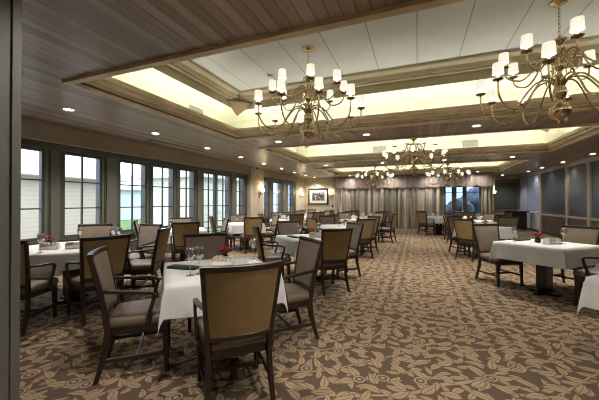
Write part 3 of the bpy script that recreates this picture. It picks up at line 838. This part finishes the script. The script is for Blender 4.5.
def cloth_square(a=.466, drop=.25, seed=0):
    rnd = random.Random(seed); b = a+drop; n = 15                     # n divisions on each flap
    f1, f2 = rnd.uniform(0,6), rnd.uniform(0,6)
    ks = [-b+drop*i/7 for i in range(7)] + [-a+2*a*i/12 for i in range(13)] + [a+drop*(i+1)/7 for i in range(7)]
    V = []; m = len(ks)
    top = .757
    for q in ks:
        for p in ks:
            dx, dy = max(0, abs(p)-a), max(0, abs(q)-a)
            sx, sy = (1 if p > 0 else -1), (1 if q > 0 else -1)
            x, y = max(-a, min(a, p)), max(-a, min(a, q)); z = top
            if dx > 0 and dy == 0:
                wv = .016*sin(13*q+f1)*(dx/drop) + .02*(dx/drop)
                x += sx*(.006+wv); z = top - dx
            elif dy > 0 and dx == 0:
                wv = .016*sin(13*p+f2)*(dy/drop) + .02*(dy/drop)
                y += sy*(.006+wv); z = top - dy
            elif dx > 0 and dy > 0:
                r = math.hypot(dx, dy); ph = math.atan2(dy, dx)
                out = .10*r*sin(2*ph)**2
                x += sx*(.006 + .02*min(1,r/drop)*cos(ph) + out*.72)
                y += sy*(.006 + .02*min(1,r/drop)*sin(ph) + out*.72)
                z = top - r*(1+.03*sin(2*ph)**2)
            V.append((x, y, z))
    F = [(j*m+i, j*m+i+1, (j+1)*m+i+1, (j+1)*m+i) for j in range(m-1) for i in range(m-1)]
    mb = MB(); mb.add(V, F, True); return mb
def cloth_round(r=.69, drop=.21):
    n = 96; top = .757
    loops = []
    for k, (f, z) in enumerate(((.02,top),(.5,top),(.95,top),(1.0,top-.004))):
        loops.append([(r*f*cos(2*PI*i/n), r*f*sin(2*PI*i/n), z) for i in range(n)])
    for d in (.03,.08,.14,drop):
        loops.append([((r+.008+.028*(d/drop)*(1+sin(11*2*PI*i/n)))*cos(2*PI*i/n), (r+.008+.028*(d/drop)*(1+sin(11*2*PI*i/n)))*sin(2*PI*i/n), top-d-.012*sin(4*2*PI*i/n)*(d/drop)) for i in range(n)])
    mb = MB(); mb.loft(loops, True, False, True); return mb
CLOTHS = []
for k in range(3):
    o = cloth_square(seed=k).build('tablecloth', M['cloth']); KIDS[o.name] = []; PROTO['cloth%d' % k] = (o, False)
o = cloth_round().build('tablecloth', M['cloth']); KIDS[o.name] = []; PROTO['clothr'] = (o, False)

# ------------------------------------------------------------------ table ware
def goblet_proto():
    prof = [(.0001,0),(.036,.0),(.036,.003),(.008,.008),(.0045,.02),(.0045,.10),(.010,.115),(.032,.14),(.039,.175),(.037,.21),(.034,.235),(.0325,.235),(.0355,.21),(.0375,.175),(.030,.142),(.0001,.122)]
    t = empty('goblet')
    MB().lathe(prof, 20, cap0=False, cap1=False).build('bowl_and_stem', M['goblet'], t)
    return t
def vase_proto():
    t = empty('flower_vase')
    MB().lathe([(.0001,0),(.035,0),(.042,.02),(.036,.06),(.028,.075),(.032,.085),(.028,.085),(.024,.075),(.0001,.07)], 16).build('vase', M['vase'], t)
    rnd = random.Random(3)
    for k, (x, y, z) in enumerate(((0,0,.15),(.045,.01,.135),(-.04,.025,.13),(.0,-.045,.13),(.01,.05,.128))):
        m = MB(); m.tube([(x*.2,y*.2,.07),(x*.7,y*.7,.1),(x,y,z-.02)], .003, 5); st = m.build('stem', M['leaf'], t)
        m = MB()
        m.sphere((x,y,z), .016, 8, 6)
        for j in range(7):
            a = j*2*PI/7; r = .02
            c = Vector((x+r*cos(a), y+r*sin(a), z+.002)); u = Vector((cos(a), sin(a), .5)).normalized(); v = Vector((-sin(a), cos(a), 0))
            pts = [c-u*.014, c+v*.013, c+u*.016+Vector((0,0,.004)), c-v*.013]
            m.add(pts+[p_+Vector((0,0,-.003)) for p_ in pts], [(0,1,2,3),(7,6,5,4),(0,4,5,1),(1,5,6,2),(2,6,7,3),(3,7,4,0)])
        m.build('bloom', M['red'], st)
    m = MB()
    for k in range(7):
        a = k*2*PI/7+.3; u = Vector((cos(a), sin(a), .25)); v = Vector((-sin(a), cos(a), 0)); c = Vector((0,0,.09))
        pts = [c+u*.015, c+u*.05+v*.018, c+u*.085, c+u*.05-v*.018]
        m.add(pts+[p_+Vector((0,0,.002)) for p_ in pts], [(0,1,2,3),(7,6,5,4),(0,4,5,1),(1,5,6,2),(2,6,7,3),(3,7,4,0)])
    m.build('foliage', M['leaf'], t)
    return t
def caddy_proto():
    t = empty('condiment_caddy')
    m = MB(); w_, d_, h_ = .10, .055, .075
    m.box(-w_,w_,-d_,d_,0,.006); m.box(-w_,w_,-d_,-d_+.006,.006,h_*.6); m.box(-w_,w_,d_-.006,d_,.006,h_); m.box(-w_,-w_+.006,-d_+.006,d_-.006,.006,h_); m.box(w_-.006,w_,-d_+.006,d_-.006,.006,h_)
    m.build('tray', M['ceramic'], t)
    m = MB()
    for k in range(6): m.box(-.088+k*.014, -.078+k*.014, -.04, .04, .008, .085+.006*(k % 2))
    m.build('packets', M['packets'], t)
    for k, x in enumerate((.03, .07)):
        s = MB().lathe([(.0001,.007),(.016,.008),(.018,.03),(.013,.065),(.0001,.066)], 12, (x,0,0)).build('shaker', M['goblet'], t)
        MB().lathe([(.014,.066),(.014,.08),(.006,.088),(.0001,.088)], 12, (x,0,0)).build('shaker_cap', M['steel'], s)
    return t
def fan_napkin():
    m = MB(); n = 12; rows = []
    base = []; top = []
    for i in range(n+1):
        a = -1.15+2.3*i/n
        zz = .016 if i % 2 else -.016
        base.append((.022*sin(a), zz*.7, .002)); top.append((.115*sin(a), zz, .125*cos(a)*1.05+.01))
    m.loft([base, top], closed=False)
    m.loft([[(x,y+.004,z) for x,y,z in base], [(x,y+.004,z) for x,y,z in top]], closed=False)
    o = m.build('folded_napkin', M['napkin']); return o
def flat_napkin(mat):
    m = MB(); m.box(-.15,.15,-.055,.055,0,.012,.005); m.box(-.147,.147,-.052,.05,.0125,.024,.005)
    return m.build('folded_napkin', mat)
for k, fn in (('goblet', goblet_proto), ('vase', vase_proto), ('caddy', caddy_proto)):
    p = fn(); snapshot(p); PROTO[k] = (p, False)
o = fan_napkin(); KIDS[o.name] = []; PROTO['fan'] = (o, False)
o = flat_napkin(M['green']); KIDS[o.name] = []; PROTO['green'] = (o, False)
o = flat_napkin(M['napkin']); KIDS[o.name] = []; PROTO['white'] = (o, False)

# ------------------------------------------------------------------ the dining layout
ZTOP = .7585
def face(fx, fy): return math.atan2(fy, fx) - PI/2
R2 = math.sqrt(.5)
DIR = {'a': (R2,-R2), 'd': (-R2,-R2), 'c': (R2,R2), 'w': (-R2,R2)}
SIDE_L = {'a': 'aisle', 'd': 'doorway', 'c': 'curtain', 'w': 'window'}
SIDE_R = {'d': 'doorway', 'w': 'aisle', 'c': 'curtain', 'a': 'panelled-wall'}
GS = {'armchair': 'dining armchairs at the tables', 'chair': 'armless dining chairs at the tables'}
def looks(kind): return 'armchair' if kind == 'armchair' else 'armless chair'
def seat_at(kind, cx, cy, side, phrase, right=False, dist=.66, dx=0, dy=0, turn=0):
    d = DIR[side]; nm = (SIDE_R if right else SIDE_L)[side]
    ori = {'a': 'olive-backed', 'd': 'dark-framed', 'c': 'taupe-fronted', 'w': 'taupe-fronted'}[side]
    if right: ori = {'d': 'olive-backed', 'w': 'taupe-fronted', 'c': 'taupe-fronted', 'a': 'dark-framed'}[side]
    rz = face(-d[0], -d[1]) + turn
    return place(kind, (cx+d[0]*dist+dx, cy+d[1]*dist+dy, 0), rz,
                 '%s %s on the %s side of %s' % (ori, looks(kind), nm, phrase), 'chair', GS[kind])
cc = [0]
def table(cx, cy, phrase, rz=PI/4, round_=False):
    place('rtable' if round_ else 'table', (cx, cy, 0), rz, 'dark pedestal table under white cloth: ' + phrase, 'table', 'pedestal tables under white cloths')
    k = 'clothr' if round_ else 'cloth%d' % (cc[0] % 3); cc[0] += 1
    return place(k, (cx, cy, 0), rz + (PI/2)*random.randint(0,3), 'white tablecloth draped over ' + phrase, 'tablecloth', 'white tablecloths')
GN = {'goblet': ('clear water goblet', 'glass', 'stemmed goblets on the tables'), 'vase': ('vase of red flowers', 'vase', 'flower vases on the tables'),
      'caddy': ('white condiment caddy', 'caddy', 'condiment caddies on the tables'), 'fan': ('white fan-folded napkin', 'napkin', 'fan-folded napkins on the tables'),
      'green': ('dark green folded napkin', 'napkin', 'folded green napkins'), 'white': ('white flat folded napkin', 'napkin', 'flat white napkins')}
def item(kind, cx, cy, dx, dy, where, phrase, rz=0):
    n, c, g = GN[kind]
    return place(kind, (cx+dx, cy+dy, ZTOP), rz, '%s %s %s' % (n, where, phrase), c, g)

# the front table
T = 'the front table by the doorway'
X, Y = -1.76, 2.40
table(X, Y, T)
seat_at('armchair', X, Y, 'a', T, dist=.66, dx=.03, dy=-.02, turn=-.02)
seat_at('armchair', X, Y, 'd', T, dist=.66, dx=.01, dy=.0, turn=-.03)
seat_at('armchair', X, Y, 'c', T, dist=.66)
seat_at('armchair', X, Y, 'w', T, dist=.70)
item('goblet', X, Y, -.03, -.35, 'nearest the green napkin on', T)
item('goblet', X, Y, .0, -.27, 'just behind the first goblet on', T)
item('goblet', X, Y, .14, .42, 'at the curtain side of', T)
item('green', X, Y, -.28, -.15, 'at the doorway corner of', T, rz=-PI/4+.9)
item('white', X, Y, .28, .20, 'beside the far goblet on', T, rz=-PI/4)
item('caddy', X, Y, -.02, .10, 'in the centre of', T, rz=.35)
item('vase', X, Y, -.10, .24, 'behind the caddy on', T)

# round table under the first windows
T = 'the round table under the first windows'
X, Y = -4.55, 2.82
table(X, Y, T, 0, True)
def round_seat(ang, dist, what, turn=0):
    d = (cos(ang), sin(ang))
    place('armchair', (X+d[0]*dist, Y+d[1]*dist, 0), face(-d[0], -d[1])+turn, what, 'chair', GS['armchair'])
round_seat(math.atan2(-.28,.96), .90, 'olive-backed armchair with its back to the aisle at the round window table')
round_seat(math.atan2(.72,.83), .90, 'armchair seen edge-on at the curtain side of the round window table', -.22)
round_seat(math.atan2(1.0,.05), .98, 'taupe-fronted armchair facing the doorway across the round window table')
round_seat(math.atan2(.74,-.68), .95, 'taupe-fronted armchair with its back to the windows at the round table')
round_seat(math.atan2(-.86,.45), .90, 'dark-framed armchair beside the doorway jamb at the round window table', .05)
item('vase', X, Y, -.15, -.20, 'in the centre of', T)
item('caddy', X, Y, .04, -.30, 'in front of the flowers on', T, rz=.8)
item('caddy', X, Y, .24, -.12, 'beside the olive chair on', T, rz=1.1)
item('goblet', X, Y, .22, -.50, 'nearest the doorway jamb on', T)
item('goblet', X, Y, -.30, .30, 'below the window post on', T)
item('goblet', X, Y, .10, .55, 'beyond the olive chair on', T)
item('goblet', X, Y, .30, .50, 'closest to the edge-on chair on', T)
item('white', X, Y, .26, .32, 'between the goblets on', T, rz=.9)

# window row
def std(X, Y, T, sides, right=False, items=('vase','goblet','fan','fan'), kinds=None, dists=None, turns=None, shift=None):
    table(X, Y, T)
    for i, s in enumerate(sides):
        k = (kinds or {}).get(s, 'armchair')
        seat_at(k, X, Y, s, T, right, dist=(dists or {}).get(s, .66), turn=(turns or {}).get(s, 0), dx=(shift or {}).get(s, 0))
    SD = SIDE_R if right else SIDE_L
    used = {}
    for it in items:
        j = used.get(it, 0); used[it] = j+1
        if it == 'vase': item('vase', X, Y, .02, .03, 'in the centre of', T)
        elif it == 'caddy': item('caddy', X, Y, .12, -.04, 'beside the flowers on', T, rz=.4)
        elif it == 'goblet':
            s = ('d','c','a')[j]; d = DIR[s]; e = (-d[1], d[0])
            item('goblet', X, Y, d[0]*.27+e[0]*.17, d[1]*.27+e[1]*.17, 'at the %s place on' % SD[s], T)
        elif it == 'fan':
            s = ('w','a','d','c')[j]; d = DIR[s]
            item('fan', X, Y, d[0]*.27, d[1]*.27, 'at the %s place on' % SD[s], T, rz=face(-d[0], -d[1]))
        elif it == 'green':
            s = 'd'; d = DIR[s]
            item('green', X, Y, d[0]*.30+d[1]*.06, d[1]*.30-d[0]*.06, 'at the %s place on' % SD[s], T, rz=face(-d[0], -d[1]))
std(-5.0, 5.5, 'the second table along the windows', 'adcw', items=('vase','goblet'))
std(-4.75, 7.75, 'the third table along the windows', 'adcw', items=('vase','goblet'), kinds={'a': 'chair'})
std(-4.4, 10.0, 'the fourth table along the windows', 'adcw', items=('vase','goblet','fan','fan'))
std(-4.45, 12.5, 'the fifth table along the windows', 'adcw', items=('fan','goblet','fan'))
std(-4.7, 15.0, 'the table below the framed picture', 'adcw', items=('vase','fan','fan'))
# middle row
std(-1.80, 5.12, 'the second table of the middle row', 'adcw', items=('vase','caddy','green','goblet','goblet'), kinds={'a': 'chair', 'c': 'chair'}, dists={'a': .66, 'd': .70, 'w': .70}, turns={'d': -.13}, shift={'d': .03})
std(-1.82, 8.0, 'the third table of the middle row', 'adcw', items=('vase','caddy','goblet','goblet'), kinds={'a': 'chair', 'c': 'chair'})
std(-2.0, 10.95, 'the fourth table of the middle row', 'dcw', items=('vase','fan','fan','goblet'))
place('armchair', (-1.0, 10.95, 0), face(-.97,.22), 'olive-backed armchair pulled out beside the aisle at the fourth middle table', 'chair', GS['armchair'])
std(-2.1, 13.7, 'the last table of the middle row', 'adcw', items=('fan','fan'))
# panelled-wall side
T = 'the front table by the panelled wall'
X, Y = 1.79, 5.60
table(X, Y, T)
place('chair', (1.32, 6.10, 0), face(.52,-.85), 'taupe-fronted armless chair on the aisle side of ' + T, 'chair', GS['chair'])
seat_at('armchair', X, Y, 'c', T, True, dist=.70)
place('armchair', (2.28, 5.10, 0), face(-.72,.70), 'armchair on the doorway-wall side of ' + T, 'chair', GS['armchair'])
item('vase', X, Y, -.06, .06, 'in the centre of', T)
item('caddy', X, Y, .08, -.05, 'in front of the flowers on', T, rz=.5)
item('goblet', X, Y, -.35, .10, 'at the aisle place on', T)
item('green', X, Y, -.20, .30, 'at the aisle place on', T, rz=PI/4)
item('white', X, Y, .06, .27, 'behind the flowers on', T, rz=PI/4)
item('goblet', X, Y, .26, .06, 'behind the caddy on', T)
T = 'the cropped table nearest the doorway on the aisle'
table(1.97, 3.22, T)
std(1.58, 8.8, 'the second table by the panelled wall', 'dwc', True, items=('vase','caddy','fan','fan'), kinds={'d': 'chair', 'w': 'chair'}, shift={'d': .12, 'w': .06})
std(1.75, 11.8, 'the third table by the panelled wall', 'dwca', True, items=('vase','fan','fan','goblet'), kinds={'d': 'chair'})
std(.85, 14.2, 'the table before the curtains by the aisle', 'dwca', True, items=('goblet','fan','fan'))
std(2.7, 14.9, 'the table below the blue window', 'dwca', True, items=('fan','fan'))

# ------------------------------------------------------------------ outside
struct(MB().box(-60, 40, -20, 70, -.30, -.13).build('ground', M['patio']))
g = MB(); g.box(-30, -8.2, 8.6, 40, -.13, -.06); struct(g.build('ground_lawn', M['grass']))
def house(name, x0, x1, y0, y1, h, mat, label, eave=.5):
    t = tag(empty(name, ((x0+x1)/2, (y0+y1)/2, -.13)), label, 'building')
    hx, hy = (x1-x0)/2, (y1-y0)/2
    MB().box(-hx, hx, -hy, hy, 0, h).build('wall', mat, t)
    m = MB(); m.box(-hx-eave, hx+eave, -hy-eave, hy+eave, h, h+.16); m.build('eave', M['soffit_white'], t)
    r = MB(); r.loft([[(-hx-eave,-hy-eave,h+.16),(hx+eave,-hy-eave,h+.16),(hx+eave,hy+eave,h+.16),(-hx-eave,hy+eave,h+.16)], [(-hx*.1,-hy*.8,h+1.3),(hx*.1,-hy*.8,h+1.3),(hx*.1,hy*.8,h+1.3),(-hx*.1,hy*.8,h+1.3)]], True, True)
    r.build('roof', M['vent'], t)
    return t
house('neighbouring_wing', -19, -12.6, 2.0, 9.6, 2.45, M['siding'], 'beige clapboard wing seen outside through the first two windows')
house('neighbouring_house', -30, -22, 14, 30, 2.5, M['siding_grey'], 'pale grey clapboard house far outside across the lawn')
house('garden_pavilion', -15.5, -11.2, 13.6, 18.8, 2.9, M['siding_cream'], 'cream clapboard pavilion outside the glazed doors')
def bush(loc, r, mat, label, seed):
    rnd = random.Random(seed)
    m = MB(); n, k = 18, 12
    loops = []
    for j in range(k+1):
        a = PI*j/k
        loops.append([(r*sin(a)*cos(2*PI*i/n)*rnd.uniform(.8,1.15)+.001, r*sin(a)*sin(2*PI*i/n)*rnd.uniform(.8,1.15), r*(1-cos(a))*rnd.uniform(.93,1.05)) for i in range(n)])
    m.loft(loops, True, True, True)
    return tag(m.build('shrub', mat, None, loc), label, 'shrub')
bush((2.35, 20.6, -.13), .85, M['blue_tree'], 'dark rounded shrub outside the back window beside its post', 1)
bush((3.75, 22.2, -.13), 1.25, M['blue_tree'], 'large dark shrub outside the back window by the curtain', 2)

# ------------------------------------------------------------------ world, camera, colour
wd = bpy.data.worlds.new('overcast_dusk_sky'); SC.world = wd; wd.use_nodes = True
nt = wd.node_tree; nt.nodes.clear()
o = nt.nodes.new('ShaderNodeOutputWorld'); bg = nt.nodes.new('ShaderNodeBackground')
tc = nt.nodes.new('ShaderNodeTexCoord'); s = nt.nodes.new('ShaderNodeSeparateXYZ'); nt.links.new(tc.outputs['Generated'], s.inputs[0])
r = nt.nodes.new('ShaderNodeValToRGB'); nt.links.new(s.outputs[2], r.inputs[0])
e = r.color_ramp.elements; e[0].position = 0; e[0].color = (.62,.74,1,1); e[1].position = .5; e[1].color = (.80,.88,1,1)
mr = nt.nodes.new('ShaderNodeMapRange'); nt.links.new(s.outputs[1], mr.inputs[0]); mr.inputs[1].default_value = .75; mr.inputs[2].default_value = 1.0
mx = nt.nodes.new('ShaderNodeMix'); mx.data_type = 'RGBA'; nt.links.new(mr.outputs[0], mx.inputs[0]); nt.links.new(r.outputs[0], mx.inputs[6]); mx.inputs[7].default_value = (.16,.27,.62,1)
nt.links.new(mx.outputs[2], bg.inputs[0]); bg.inputs[1].default_value = 2.4
nt.links.new(bg.outputs[0], o.inputs[0])
cam = bpy.data.cameras.new('camera'); co = bpy.data.objects.new('camera', cam); COL.objects.link(co)
cam.sensor_width = 36; cam.lens = 36*302/599; cam.clip_start = .02
co.location = (0, 0, 1.38)
co.rotation_euler = (PI/2 + math.radians(.4), 0, math.radians(21.26))
SC.camera = co
SC.cycles.filter_width = 1.1
SC.view_settings.view_transform = 'Standard'; SC.view_settings.look = 'None'
SC.view_settings.exposure = 1.05; SC.view_settings.gamma = 1; SC.view_settings.use_curve_mapping = False
